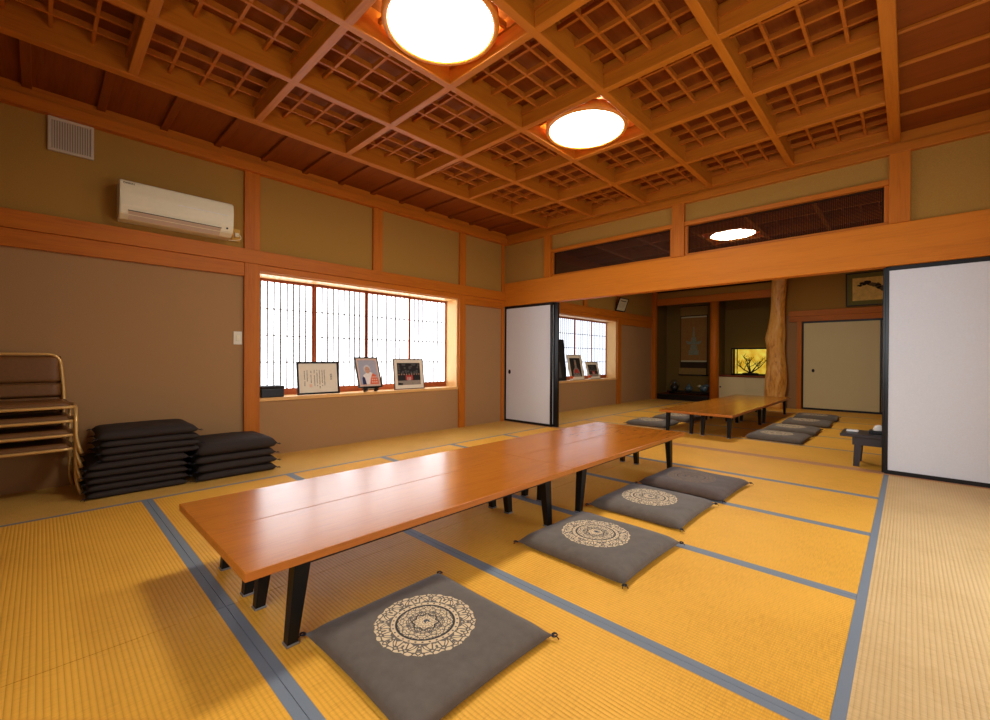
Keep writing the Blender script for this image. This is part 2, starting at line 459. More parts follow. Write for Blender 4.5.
def lamp(loc, mat, label, group=None):
    t = thing('ceiling_lamp', label, 'ceiling lamp', loc, 0, group)
    BM().lathe([(.294, .06), (.326, .06), (.33, .0), (.322, -.012), (.3, -.012), (.294, 0), (.294, .06)], 64, cap=False).build('rim', M['rim'], t)
    BM().lathe([(.293, .01), (.293, -.004), (.27, -.012), (.15, -.02), (.02, -.022)], 64).build('diffuser', mat, t)
    BM().lathe([(.18, .02), (.18, .064)], 24).build('housing', M['white_pl'], t)
lamp((2.7025, -3.4825, 2.874), M['lamp'], 'large round white ceiling lamp nearest, cut off by the top edge')
lamp((2.7025, -1.9525, 2.874), M['lamp'], 'smaller looking round white ceiling lamp in the front room coffers, nearer the girder')
lamp((2.7025, 2.1425, 2.874), M['lamp2'], 'round white lamp of the far room seen through the lattice transom')

# transom lattices
def ranma(a, b, label):
    t = thing('transom_panel', label, 'transom', ((a+b)/2, .06, 2.19), 0, None)
    m = BM(); w_, h_ = (b-a)/2, .315
    n = int(w_*2/.0135)
    for k in range(n+1):
        x = -w_+k*2*w_/n; m.box(x-.0024, x+.0024, -.003, .003, 0, h_)
    k = 0
    for q in range(25):
        z = .008+q*.0125; m.box(-w_, w_, -.0042, -.0008, z-.0021, z+.0021)
    m.build('lattice', M['ranma'], t)
    e = BM(); e.box(-w_, w_, -.012, .012, 0, .012); e.box(-w_, w_, -.012, .012, h_-.012, h_); e.box(-w_, -w_+.012, -.012, .012, .012, h_-.012); e.box(w_-.012, w_, -.012, .012, .012, h_-.012)
    e.build('frame', M['ranma'], t)
ranma(.943, 2.613, 'dark fine lattice transom on the left, above the open sliding doors')
ranma(2.813, 4.473, 'dark fine lattice transom on the right with a bright lamp behind it')

# ------------------------------------------------------------------ shoji windows
def window(n, W, paper, depth, label, cells, kw=.0075):
    y0, y1, z0, z1 = W
    t = thing('window_%d' % n, label, None, (0, (y0+y1)/2, z0), 0, None, 'structure')
    hw = (y1-y0)/2; H = z1-z0
    BM().box(-.3, .012, -hw, hw, 0, .035, bev=.004).build('window_sill', M['pale_y'], t)
    BM().box(-.3, -.005, -hw, hw, H-.02, H, bev=.002).build('window_head', M['pale_y'], t)
    for s in (-1, 1):
        BM().box(-.3, -.004, *sorted((s*hw, s*(hw-.02))), .035, H-.02, bev=.002).build('window_jamb', M['pale_z'], t)
    hi = hw-.02; pw = 2*hi/4+.008
    zb, zt = .036, H-.021
    for k in range(4):
        c = -hi+(k+.5)*2*hi/4; xo = -depth-(0.018 if k in (0, 3) else 0)
        p = bpy.data.objects.new('shoji_screen', None); C.objects.link(p); p.parent = t; p.location = (xo, c, 0)
        fr = BM(); a = pw/2
        for s in (-1, 1): fr.box(-.012, .012, *sorted((s*a, s*(a-.026))), zb, zt)
        fr.box(-.012, .012, -a+.026, a-.026, zb, zb+.07); fr.box(-.012, .012, -a+.026, a-.026, zt-.03, zt)
        fr.build('screen_frame', M['shoji_frame'], p)
        la = BM(); u = a-.026; q0, q1 = zb+.07, zt-.03
        for i in range(1, cells): y = -u+2*u*i/cells; la.box(-.004, .006, y-kw, y+kw, q0, q1)
        for i in range(1, 4): z = q0+(q1-q0)*i/4; la.box(-.004, .005, -u, u, z-.0055, z+.0055)
        la.build('screen_lattice', M['kumiko'], p)
        BM().box(-.008, -.005, -u, u, q0, q1).build('screen_paper', paper, p)
window(1, W1, M['shoji'], .225, 'bright wide paper screen window over the sill with framed pictures', 9)
window(2, W2, M['shoji2'], .225, 'paper screen window of the far room beyond the half open sliding door', 9, .0035)
# glazed openings behind the camera and, added to let in light, in the right wall
def glazed(n, label, loc, rz, width, H):
    t = thing('window_%d' % n, label, None, loc, rz, None, 'structure'); hw = width/2; fr = BM()
    for y in (-hw, -.03, hw-.06): fr.box(-.03, .03, y, y+.06, .06, H-.06)
    fr.box(-.03, .03, -hw, hw, 0, .06); fr.box(-.03, .03, -hw, hw, H-.06, H)
    fr.build('window_frame', M['wood_z'], t)
glazed(3, 'added unseen veranda door letting light through the right wall', (5.55, (DO[0]+DO[1])/2, DO[2]), 0, DO[1]-DO[0], DO[3]-DO[2])
glazed(4, 'wide glazed window in the wall behind the viewer', ((NO[0]+NO[1])/2, YN-.05, NO[2]), PI/2, NO[1]-NO[0], NO[3]-NO[2])

# ------------------------------------------------------------------ sliding screens
dn = [0]
def fusuma(x0, x1, y0, z1, paper, label, pull=None, th=.028, sw=.024, face=-1, rail=.034):
    dn[0] += 1
    t = thing('door_%d' % dn[0], label, None, ((x0+x1)/2, y0+th/2, .003), 0, None, 'structure')
    a = (x1-x0)/2; h = z1-.004; d = th/2
    fr = BM()
    for s in (-1, 1): fr.box(*sorted((s*a, s*(a-sw))), -d, d, 0, h, bev=.003)
    fr.box(-a+sw, a-sw, -d, d, 0, rail); fr.box(-a+sw, a-sw, -d, d, h-rail, h)
    fr.build('door_frame', M['lacquer'], t)
    BM().box(-a+sw, a-sw, -d+.006, d-.006, rail, h-rail).build('door_panel', paper, t)
    if pull is not None:
        p = BM().lathe([(.001, 0), (.022, 0), (.028, -.003), (.03, -.004), (.03, .002)], 24, axis='y', cap=True).build('door_pull', M['lacquer'], t)
        p.location = (pull-(x0+x1)/2, -d+.0055, .775); p.scale = (.8, 1, 1.15)
fusuma(.004, .918, .028, 1.80, M['paper'], 'white sliding screen with black frame, left of the opening', .105, sw=.03)
fusuma(.06, 1.003, .068, 1.80, M['paper'], 'second sliding screen stacked behind the left white one', sw=.085)
fusuma(4.487, 5.39, .028, 1.80, M['paper'], 'large white sliding screen with black frame at the right edge', None)
fusuma(4.47, 5.37, .068, 1.80, M['paper'], 'second sliding screen stacked behind the right white one')
fusuma(3.08, 4.28, 5.555, 1.76, M['paper_cream'], 'cream sliding door beside the tree trunk post in the far room', 3.262)
fusuma(4.24, 5.44, 5.593, 1.76, M['paper_cream'], 'second cream sliding door of the far wall, mostly hidden')
for x in (3.095, 4.262):
    pass

# ------------------------------------------------------------------ alcove posts
m, nt, p = new_mat('polished_trunk', .38, .4); co = coords(nt)
n1 = noise(nt, co, (1,1,.22), 9, 5, .6, 1.5); n2 = noise(nt, co, (1,1,.3), 34, 3)
st = V(nt, n1)*.7+V(nt, n2)*.3
nt.links.new(ramp(nt, st.s, [(.3, lin(150,84,26)), (.48, lin(232,164,72)), (.7, lin(246,200,112))]), p.inputs['Base Color'])
bump(nt, p, n1, .5, .012); M['trunk'] = m
from mathutils import noise as mn
b = BM(); rings = []
prof = [(0, 2.655, .205), (.2, 2.665, .2), (.45, 2.672, .205), (.7, 2.675, .2), (.95, 2.66, .17), (1.2, 2.652, .168), (1.42, 2.645, .178),
        (1.6, 2.665, .162), (1.85, 2.685, .148), (2.15, 2.695, .138), (2.45, 2.7, .135), (2.768, 2.7, .14)]
def interp(z):
    for (a, xa, ra), (c, xc, rc) in zip(prof, prof[1:]):
        if a <= z <= c: q = (z-a)/(c-a); return xa+(xc-xa)*q, ra+(rc-ra)*q
    return prof[-1][1:]
N = 48
for k in range(61):
    z = 2.768*k/60; cx, r = interp(z); ring = []
    for i in range(N):
        a = 2*PI*i/N
        q = mn.noise(Vector((math.cos(a)*1.3, math.sin(a)*1.3, z*1.6)))*.2+mn.noise(Vector((math.cos(a)*3, math.sin(a)*3, z*3+9)))*.09
        rr = r*(1+q)*.92
        ring.append(b.b.verts.new((cx-2.67+rr*math.cos(a), rr*math.sin(a)*.68, z)))
    rings.append(ring)
for a, c in zip(rings, rings[1:]):
    for i in range(N): q = b.b.faces.new((a[i], a[(i+1) % N], c[(i+1) % N], c[i])); q.smooth = True
b.b.faces.new(rings[0][::-1]); b.b.faces.new(rings[-1])
o = b.build('trunk_post', M['trunk']); o.location = (2.67, 5.385, 0)
tag(o, 'gnarled polished natural tree trunk post between alcove and cream door', 'post')
o = BM().lathe([(.098, 0), (.096, 1.2), (.093, 2.31)], 32).build('round_post', M['wood_z']); o.location = (1.416, 5.6, 0)
tag(o, 'slim smooth round wooden post dividing the two alcove recesses', 'post')

# ------------------------------------------------------------------ tables
def leg_bm(x, y0, y1, z, s=.022):
    b = BM()
    lo = [(x-s*.8, y1-s*.8, .008), (x+s*.8, y1-s*.8, .008), (x+s*.8, y1+s*.8, .008), (x-s*.8, y1+s*.8, .008)]
    hi = [(x-s*1.05, y0-s*1.3, z), (x+s*1.05, y0-s*1.3, z), (x+s*1.05, y0+s*1.3, z), (x-s*1.05, y0+s*1.3, z)]
    return b.hexa(lo, hi)
def folding_table(W, L, h, top, edge, splay, foot):
    t = thing('folding_table', 'x', 'low table')
    th = .03; zt = h-th
    b = BM().box(-W/2, W/2, -L/2, L/2, zt, h, bev=.0025)
    for fc in b.b.faces:
        if abs(fc.normal.z) < .5 or fc.calc_center_median().z < h-.003: fc.material_index = 1
    b.b.normal_update()
    for fc in b.b.faces: fc.material_index = 0 if fc.normal.z > .9 else 1
    b.build('tabletop', [top, edge], t)
    for s in (-1, 1):
        b = BM().box(*sorted((s*(W/2-.05), s*(W/2-.075))), -L/2+.2, L/2-.2, zt-.028, zt); b.build('apron_rail', M['leg'], t)
        b = BM().box(-W/2+.075, W/2-.075, *sorted((s*(L/2-.26), s*(L/2-.3))), zt-.03, zt); b.build('cross_rail', M['leg'], t)
    for sx in (-1, 1):
        for sy in (-1, 1):
            x = sx*(W/2-.07); yt = sy*(foot-splay); yf = sy*foot
            l = leg_bm(x, yt, yf, zt).build('leg', M['leg'], t)
            BM().box(x-.021, x+.021, yf-.022, yf+.022, .0008, .009, bev=.002).build('foot_cap', M['steel'], l)
    return t
LG = 'low tables set end to end in the front room'
ft = folding_table(.452, 1.798, .325, M['table'], M['table_edge'], .034, .735)
spots = [(2.95, -3.722, 'long brown low folding table nearest, beside the front crested cushion'),
         (2.497, -3.722, 'long brown low folding table nearest on the window side, its near corner leftmost'),
         (2.95, -1.922, 'far right brown low folding table of the four joined in front'),
         (2.497, -1.922, 'far left brown low folding table of the four joined in front, on the window side')]
for i, (x, y, lb) in enumerate(spots):
    o = ft if i == 0 else copy_tree(ft)
    o.location = (x, y, 0.0006); tag(o, lb, 'low table', LG)
f2 = folding_table(.452, 1.798, .305, M['table2'], M['table_edge'], .03, .78)
for i, (x, y, lb) in enumerate([(2.41, 1.66, 'far room glossy low table, front left of four joined, toward the window'),
                               (2.864, 1.66, 'far room glossy low table, front right of four joined, next to crested cushions'),
                               (2.41, 3.46, 'far room glossy low table at back left, nearest the alcove vases'),
                               (2.864, 3.46, 'far room glossy low table at back right, nearest the trunk post')]):
    o = f2 if i == 0 else copy_tree(f2)
    o.location = (x, y, .0006); tag(o, lb, 'low table', 'low tables set end to end in the far room')

# dark side table with a tray and tissue
t = thing('side_table', 'small dark wooden side table by the right sliding screen edge', 'side table', (4.75, .36, .0006))
BM().box(-.58, .5, -.19, .19, .272, .3, bev=.004).build('tabletop', M['dark_table'], t)
a = BM()
for s in (-1, 1): a.box(-.49, .45, *sorted((s*.17, s*.15)), .2, .272)
for x in (-.49, .43): a.box(x, x+.02, -.15, .15, .2, .272)
a.build('apron', M['dark_table'], t)
for sx in (-1, 1):
    for sy in (-1, 1):
        x, y = (-.45 if sx < 0 else .41), sy*.145
        lo = [(x-.022+sx*.012, y-.02, 0), (x+.022+sx*.012, y-.02, 0), (x+.022+sx*.012, y+.02, 0), (x-.022+sx*.012, y+.02, 0)]
        hi = [(x-.026, y-.02, .2), (x+.026, y-.02, .2), (x+.026, y+.02, .2), (x-.026, y+.02, .2)]
        BM().hexa(lo, hi).build('leg', M['dark_table'], t)
t = thing('wet_towel_packet', 'small white packet lying on the dark side table', 'packet', (4.25, .36, .3008))
b = BM().box(-.045, .045, -.03, .03, 0, .018, bev=.006).build('packet', M['white'], t)
t = thing('tissue_box', 'black box with a white tissue tuft on the dark side table', 'tissue box', (4.44, .37, .3008))
BM().box(-.07, .11, -.06, .06, 0, .03, bev=.005).build('box', M['black'], t)
b = BM().lathe([(.05, .03), (.045, .045), (.03, .07), (.008, .082)], 20, wob=lambda a, h: 1+.12*math.sin(3*a+h*40)); b.build('tissue', M['white'], t)

# ------------------------------------------------------------------ floor cushions
def cushion_mesh(w, d, t, seed, mat, name='cover', n=26):
    rnd = random.Random(seed); ox = rnd.random()*50
    b = BM(); top = {}; bot = {}
    for i in range(n+1):
        for j in range(n+1):
            u = -1+2*i/n; v = -1+2*j/n
            # sides drawn in a little between pointed corners
            su = 1-.028*(1-v*v) ; sv = 1-.028*(1-u*u)
            x = u*w/2*su; y = v*d/2*sv
            e = max(0, (1-abs(u)**9)*(1-abs(v)**9))**.5
            q = mn.noise(Vector((u*1.6+ox, v*1.6, seed*.7)))*.12*e
            wr = mn.noise(Vector((u*5+ox, v*5, 3.1)))*.035*e
            top[i, j] = b.b.verts.new((x, y, t*(.30+.66*e*(.9+.1*(1-u*u)*(1-v*v))+q*.5+wr)))
            if 0 < i < n and 0 < j < n: bot[i, j] = b.b.verts.new((x, y, t*(.30-.30*min(1, e*1.3))))
            else: bot[i, j] = top[i, j]
    for i in range(n):
        for j in range(n):
            for g, fl in ((top, 0), (bot, 1)):
                q = [g[i, j], g[i+1, j], g[i+1, j+1], g[i, j+1]]
                if fl: q = q[::-1]
                try: f_ = b.b.faces.new(q); f_.smooth = True
                except ValueError: pass
    return b
def cushion(w, d, t, seed, mat, label, group, loc, rz, cr=.3):
    o = thing('floor_cushion', label, 'floor cushion', loc, rz, group)
    cushion_mesh(w, d, t, seed, mat).build('cover', mat, o)
    for sx in (-1, 1):
        for sy in (-1, 1):
            x, y, z = sx*w/2*.995, sy*d/2*.995, t*.3
            b = BM(); a = math.atan2(sy, sx)
            b.tube([(x+.009*math.cos(a)+.010*math.cos(a+k*PI/4), y+.009*math.sin(a)+.010*math.sin(a+k*PI/4), z+.002*math.sin(k)) for k in range(9)], .0024, 6)
            for k in (-1, 1): b.tube([(x, y, z), (x+math.cos(a+k*.5)*.016, y+math.sin(a+k*.5)*.016, z+.001), (x+math.cos(a+k*.5)*.026, y+math.sin(a+k*.5)*.026, max(.003, z-.008))], .002, 5)
            b.build('tassel', M['tassel'], o)
    return o
CG = 'crested cushions along the right of the front tables'
Z1 = .001
cushion(.625, .60, .058, 1, M['cush'], 'largest looking grey cushion with pale round crest, nearest the camera', CG, (3.428, -4.112, Z1), .0)
cushion(.61, .60, .07, 2, M['cush'], 'grey cushion with pale crest, second from the camera along the table', CG, (3.462, -3.02, Z1), -.02)
cushion(.60, .60, .07, 3, M['cush'], 'grey cushion with pale crest, third from the camera along the table', CG, (3.405, -2.235, Z1), .0)
cushion(.62, .62, .07, 4, M['cush_dark'], 'brownish cushion with a faint dark crest by the far table end', CG, (3.425, -1.515, Z1), -.03)
FG = 'cushions around the far room tables'
for i, (x, y, lb) in enumerate([(3.46, 1.34, 'far room crested cushion right of the table, nearest'),
                                (3.48, 2.13, 'far room crested cushion right of the table, second from front'),
                                (3.52, 3.06, 'far room crested cushion right of the table, third from front'),
                                (3.52, 3.95, 'far room cushion right of the table, last before the cream door')]):
    cushion(.6, .6, .075, 11+i, M['cush'], lb, FG, (x, y, Z1), .03*(i-1))
cushion(.6, .6, .075, 17, M['cush'], 'far room cushion on the window side, nearest the open screen', FG, (1.83, 1.36, Z1), .02)
cushion(.6, .6, .075, 18, M['cush'], 'far room cushion on the window side, partly behind a table leg', FG, (1.88, 2.2, Z1), -.02)
cushion(.6, .6, .075, 19, M['cush'], 'far room cushion on the window side, farthest back', FG, (1.88, 3.2, Z1), .02)
# stacks by the left wall
ORD = ['bottom', 'second from bottom', 'third from bottom', 'fourth from bottom', 'fifth from bottom', 'sixth from bottom', 'seventh from bottom', 'second from top', 'topmost']
z = Z1
for i in range(9):
    hi = i >= 5; t_ = .075 if i == 8 else .056
    cushion(.57, .585 if not hi else .6, t_, 30+i, M['cush_plain'], 'black cushion, %s of the tall stack beside the chairs' % ORD[i], 'tall stack of black cushions',
            (.33+random.uniform(-.008, .008)-(.0 if not hi else .015), (-4.545 if not hi else -4.475)+random.uniform(-.008, .008), z), random.uniform(-.02, .02))
    z += .0488
z = Z1
for i in range(4):
    t_ = .105 if i == 3 else .072
    cushion(.57, .60, t_, 50+i, M['cush_plain'], 'black cushion, %s of the low stack by the wall post' % ['bottom', 'second from bottom', 'second from top', 'topmost'][i], 'low stack of black cushions',
            (.345+random.uniform(-.008, .008), -3.905+random.uniform(-.01, .01), z), random.uniform(-.03, .03))
    z += .066

# ------------------------------------------------------------------ stacked chairs
def chair():
    t = thing('stacking_chair', 'x', 'chair')
    W = .25; sz = .355
    b = BM()                                            # seat rail loop
    loop = bez([(-.16, -W, sz-.02), (.19, -W, sz-.02), (.19, W, sz-.02), (-.16, W, sz-.02)], .07)
    b.tube(loop, .011, 8); b.build('seat_frame', M['gold'], t)
    s = BM(); n = 14
    vs = {}
    for i in range(n+1):
        for j in range(n+1):
            u, v = -1+2*i/n, -1+2*j/n
            e = max(0, (1-abs(u)**6)*(1-abs(v)**6))**.35
            x = .01+u*.175; y = v*(W-.012)
            if u > 0: y *= 1-.06*u**4
            vs[0, i, j] = s.b.verts.new((x, y, sz-.012+.04*e-.012*math.exp(-((u)**2+v*v)*1.2)*e))
            vs[1, i, j] = vs[0, i, j] if (i in (0, n) or j in (0, n)) else s.b.verts.new((x, y, sz-.024))
    for i in range(n):
        for j in range(n):
            for k in (0, 1):
                try:
                    q = s.b.faces.new([vs[k, i, j], vs[k, i+1, j], vs[k, i+1, j+1], vs[k, i, j+1]]); q.smooth = True
                except ValueError: pass
    s.build('seat', M['vinyl'], t)
    for sy in (-1, 1):                                  # front legs, kicked out at the foot
        BM().tube(bez([(.175, sy*W, sz-.02), (.178, sy*(W+.004), .1), (.205, sy*(W+.03), .006)], .05), .011, 8).build('leg', M['gold'], t)
        BM().tube(bez([(-.12, sy*(W-.02), sz-.022), (-.125, sy*(W-.018), .08), (-.15, sy*(W+.0), .006)], .05), .009, 8).build('leg', M['gold'], t)
    b = BM(); B = W-.05                                # back loop
    b.tube(bez([(-.13, -B, sz-.03), (-.15, -B, sz+.08), (-.185, -B+.02, sz+.35), (-.185, B-.02, sz+.35), (-.15, B, sz+.08), (-.13, B, sz-.03)], .075), .011, 8)
    b.build('back_frame', M['gold'], t)
    q = BM()
    for z0, z1 in ((sz+.04, sz+.135), (sz+.14, sz+.335)):
        n = 12; g = {}
        for i in range(n+1):
            for j in range(n+1):
                u, v = -1+2*i/n, -1+2*j/n; e = max(0, (1-abs(u)**8)*(1-abs(v)**6))**.4
                zz = (z0+z1)/2+v*(z1-z0)/2; xc = -.148-(zz-sz-.08)*.13
                for k, sg in ((0, 1), (1, -1)):
                    if k and (i in (0, n) or j in (0, n)): g[k, i, j] = g[0, i, j]
                    else: g[k, i, j] = q.b.verts.new((xc+sg*.014*e, u*(B-.012)*(1-.05*(zz-sz)*1.0), zz))
        for i in range(n):
            for j in range(n):
                for k in (0, 1):
                    try:
                        f_ = q.b.faces.new([g[k, i, j], g[k, i+1, j], g[k, i+1, j+1], g[k, i, j+1]]); f_.smooth = True
                    except ValueError: pass
    q.build('backrest', M['vinyl'], t)
    return t
c0 = chair()
for i in range(4):
    o = c0 if i == 0 else copy_tree(c0)
    o.location = (.215+.004*i, -5.13, .001+i*.098)
    tag(o, ['bottom brown chair with gold tube frame, feet on the floor, in the left stack', 'second brown chair from the bottom of the left stack',
            'third brown chair from the bottom, just under the top one of the stack', 'top brown chair of the left stack, its padded backrest showing'][i], 'chair', 'brown chairs stacked at the left wall')

# ------------------------------------------------------------------ wall fittings
t = thing('air_conditioner', 'white wall mounted air conditioner above the long rail', 'air conditioner', (.0, -4.235, 2.075))
L = .392
prof = [(0, 0), (.13, .0), (.185, .035), (.205, .1), (.208, .2), (.2, .285), (.17, .3), (0, .3)]
b = BM(); P = [b.b.verts.new((x, -L, z)) for x, z in prof]; Q = [b.b.verts.new((x, L, z)) for x, z in prof]
for i in range(len(P)):
    k = (i+1) % len(P); b.b.faces.new((P[i], P[k], Q[k], Q[i]))
b.b.faces.new(P[::-1]); b.b.faces.new(Q)
bmesh.ops.bevel(b.b, geom=[e for e in b.b.edges], offset=.006, segments=2, affect='EDGES')
b.build('body', M['white_pl'], t, smooth=False)
o = BM().hexa([(.142, -L+.055, .006), (.146, -L+.055, .002), (.146, L-.1, .002), (.142, L-.1, .006)],
              [(.199, -L+.055, .058), (.205, -L+.055, .056), (.205, L-.1, .056), (.199, L-.1, .058)]).build('louvre', M['louvre'], t)
o = BM().box(.197, .206, -L+.05, L-.095, .057, .061).build('louvre_gap', M['dark_gap'], t)
o = BM().box(.206, .2095, -.02, L-.045, .176, .181, bev=.001).build('trim_line', M['white'], t)
BM().sphere((.199, L-.05, .066), .009, (.4, 1, 1)).build('sensor_window', M['black'], t)
def text_mesh(s, size, depth=.0004):
    cu = bpy.data.curves.new('lettering', 'FONT'); cu.body = s; cu.size = size; cu.extrude = depth
    cu.align_x = 'CENTER'; cu.align_y = 'CENTER'
    o = bpy.data.objects.new('lettering', cu); C.objects.link(o)
    bpy.context.view_layer.update()
    dg = bpy.context.evaluated_depsgraph_get()
    me = bpy.data.meshes.new_from_object(o.evaluated_get(dg)); C.objects.unlink(o); bpy.data.objects.remove(o)
    return me
YZ = Matrix(((0,0,1,0), (1,0,0,0), (0,1,0,0), (0,0,0,1)))    # text x -> +y, text y -> +z, facing +x
me = text_mesh('DAIKIN', .021)
b = BM(); b.add_mesh(me, Matrix.Translation((.2035, -L+.055, .268)) @ YZ); b.build('maker_lettering', M['ink'], t)

t = thing('wall_outlet', 'yellowed wall outlet right of the air conditioner', 'wall outlet', (0, -3.77, 2.14))
BM().box(0, .012, -.035, .035, -.06, .06, bev=.003).build('cover_plate', M['outlet'], t)
BM().box(.012, .045, -.018, .018, -.02, .016, bev=.005).build('plug', M['white_pl'], t)
BM().tube(bez([(.045, 0, -.005), (.075, .02, -.01), (.06, .03, -.045), (.03, -.02, -.058), (.02, -.068, -.06)], .03), .004, 6).build('cord', M['white_pl'], t)

t = thing('air_vent', 'square pale slatted wall vent under the ceiling trim', 'vent', (0, -4.89, 2.515))
b = BM()
h = .127
b.box(0, .028, -h, h, 0, .022, bev=.006); b.box(0, .028, -h, h, .232, .254, bev=.006); b.box(0, .028, -h, -h+.022, .01, .244, bev=.006); b.box(0, .028, h-.022, h, .01, .244, bev=.006)
b.build('frame', M['white_dim'], t)
BM().box(0, .012, -h+.02, h-.02, .02, .234).build('backing', plain('vent_shadow_plastic', (136,118,94), .6), t)
b = BM()
for k in range(15): y = -h+.03+k*(2*h-.06)/14; b.box(.008, .022, y-.0045, y+.0045, .02, .234)
b.build('grille', M['white_dim'], t)

t = thing('light_switch', 'white light switch plate on the wall left of the window post', 'light switch', (0, -3.752, 1.105))
BM().box(0, .009, -.036, .036, 0, .124, bev=.003).build('cover_plate', M['switch'], t)
BM().box(.009, .014, -.014, .014, .035, .09, bev=.002).build('rocker', M['white_pl'], t)

# ------------------------------------------------------------------ framed pictures
def frame(label, w, h, loc, rz, tilt, fw, fmat, matw, prn, mats, matmat=None, cat='framed picture', th=.02, group=None, name='picture_frame'):
    """width along local y, front +x; tilt leans the top back"""
    t = thing(name, label, cat, loc, 0, group); t.rotation_euler = (0, -tilt, rz)
    b = BM(); a = w/2
    b.box(-th, 0, -a, a, 0, fw, bev=.002); b.box(-th, 0, -a, a, h-fw, h, bev=.002)
    b.box(-th, 0, -a, -a+fw, fw, h-fw, bev=.002); b.box(-th, 0, a-fw, a, fw, h-fw, bev=.002)
    b.build('frame', fmat, t)
    BM().box(-th+.002, -.008, -a+fw, a-fw, fw, h-fw).build('mount', matmat or M['cream'], t)
    if prn:
        b = BM(); prn(b, -a+fw+matw, a-fw-matw, fw+matw, h-fw-matw); b.build('print', mats, t)
    return t
def rect(b, y0, y1, z0, z1, m, x): b.poly([(x, y0, z0), (x, y1, z0), (x, y1, z1), (x, y0, z1)], m)
def blob(b, cy, cz, ry, rz, m, x, n=20, f=None):
    b.poly([(x, cy+ry*math.cos(2*PI*i/n)*(f(i) if f else 1), cz+rz*math.sin(2*PI*i/n)*(f(i) if f else 1)) for i in range(n)], m)

SZ = .5805
# certificate with vertical writing
def cert(b, y0, y1, z0, z1):
    w_, h_ = y1-y0, z1-z0; rnd = random.Random(3); x = -.0074
    cols = [(.66, .06, .78), (.60, .08, .80), (.53, .06, .86), (.46, .05, .80), (.39, .05, .78), (.30, .20, .66), (.20, .12, .62), (.13, .25, .8)]
    for c, a, e in cols:
        z = z1-h_*(.2+a*.2); zz = z1-h_*e
        while z > zz:
            s = .0075; y = y0+w_*c
            for k in range(2): rect(b, y-s*rnd.uniform(.5, 1), y+s*rnd.uniform(.5, 1), z-.0025-k*.005, z-k*.005, 0, x)
            rect(b, y-.0012, y+.0012, z-.009, z+.001, 0, x+.0001)
            z -= .0135 if rnd.random() > .12 else .03
    rect(b, y0+w_*.25, y0+w_*.32, z0+h_*.17, z0+h_*.28, 1, x)
c_ = frame('black framed certificate with vertical Japanese writing, on the sill left', .468, .356, (-.012, -2.945, SZ+.006), 0, .13, .02, M['lacquer'], .008, cert, [M['ink'], M['red']], cat='framed certificate', name='framed_certificate')
me = text_mesh('感\n謝\n状', .024)
b = BM(); b.add_mesh(me, Matrix.Translation((-.0076, .142, .185)) @ YZ); b.build('title', M['ink'], c_)
# portrait of an elderly person, on a little stand
pm = [plain('print_'+n_, c_, .5, .3, var=.05) for n_, c_ in (('bluegrey', (168,172,186)), ('skin', (206,160,130)), ('whitehair', (206,204,204)), ('orange', (226,110,70)), ('navy', (34,40,84)), ('white', (236,232,228)), ('pink', (226,190,170)))]
def portrait(b, y0, y1, z0, z1):
    w_, h_ = y1-y0, z1-z0; x = -.0074; Y = lambda u: y0+u*w_; Z = lambda v: z0+v*h_
    rect(b, y0, y1, z0, z1, 6, x); rect(b, Y(.06), Y(.94), Z(.06), Z(.94), 0, x+.0003)
    b.poly([(x+.0006, Y(u), Z(v)) for u, v in ((.16,.06), (.94,.06), (.94,.2), (.86,.38), (.62,.5), (.4,.48), (.24,.4))], 5)
    b.poly([(x+.0009, Y(u), Z(v)) for u, v in ((.5,.06), (.94,.06), (.94,.2), (.86,.38), (.7,.47), (.58,.3))], 3)
    b.poly([(x+.0009, Y(u), Z(v)) for u, v in ((.16,.06), (.34,.06), (.3,.3), (.22,.36), (.17,.28))], 4)
    for k in range(9): rect(b, Y(.62+.1*(k % 3)), Y(.66+.1*(k % 3)), Z(.12+.09*(k//3)), Z(.16+.09*(k//3)), 5, x+.0012)
    blob(b, Y(.46), Z(.62), .16*w_, .15*h_, 2, x+.0012); blob(b, Y(.47), Z(.58), .125*w_, .125*h_, 1, x+.0015)
    for s in (-1, 1): rect(b, Y(.47+s*.05-.02), Y(.47+s*.05+.02), Z(.6), Z(.61), 4, x+.0018)
    rect(b, Y(.44), Y(.5), Z(.52), Z(.528), 3, x+.0018)
pf = frame('black framed portrait of a white haired person in orange, leaning on a stand', .315, .385, (-.02, -2.315, SZ+.05), 0, .33, .016, M['lacquer'], .004, portrait, pm, cat='framed portrait', name='framed_portrait')
b = BM(); b.box(-.045, .012, -.1, .1, -.014, -.002, bev=.003)
b.build('stand_ledge', M['lacquer'], pf)
st = BM(); 
for y in (-.07, .07): st.box(-.05, .02, y-.012, y+.012, -.044, -.014, bev=.003)
st.build('stand_foot', M['lacquer'], pf)
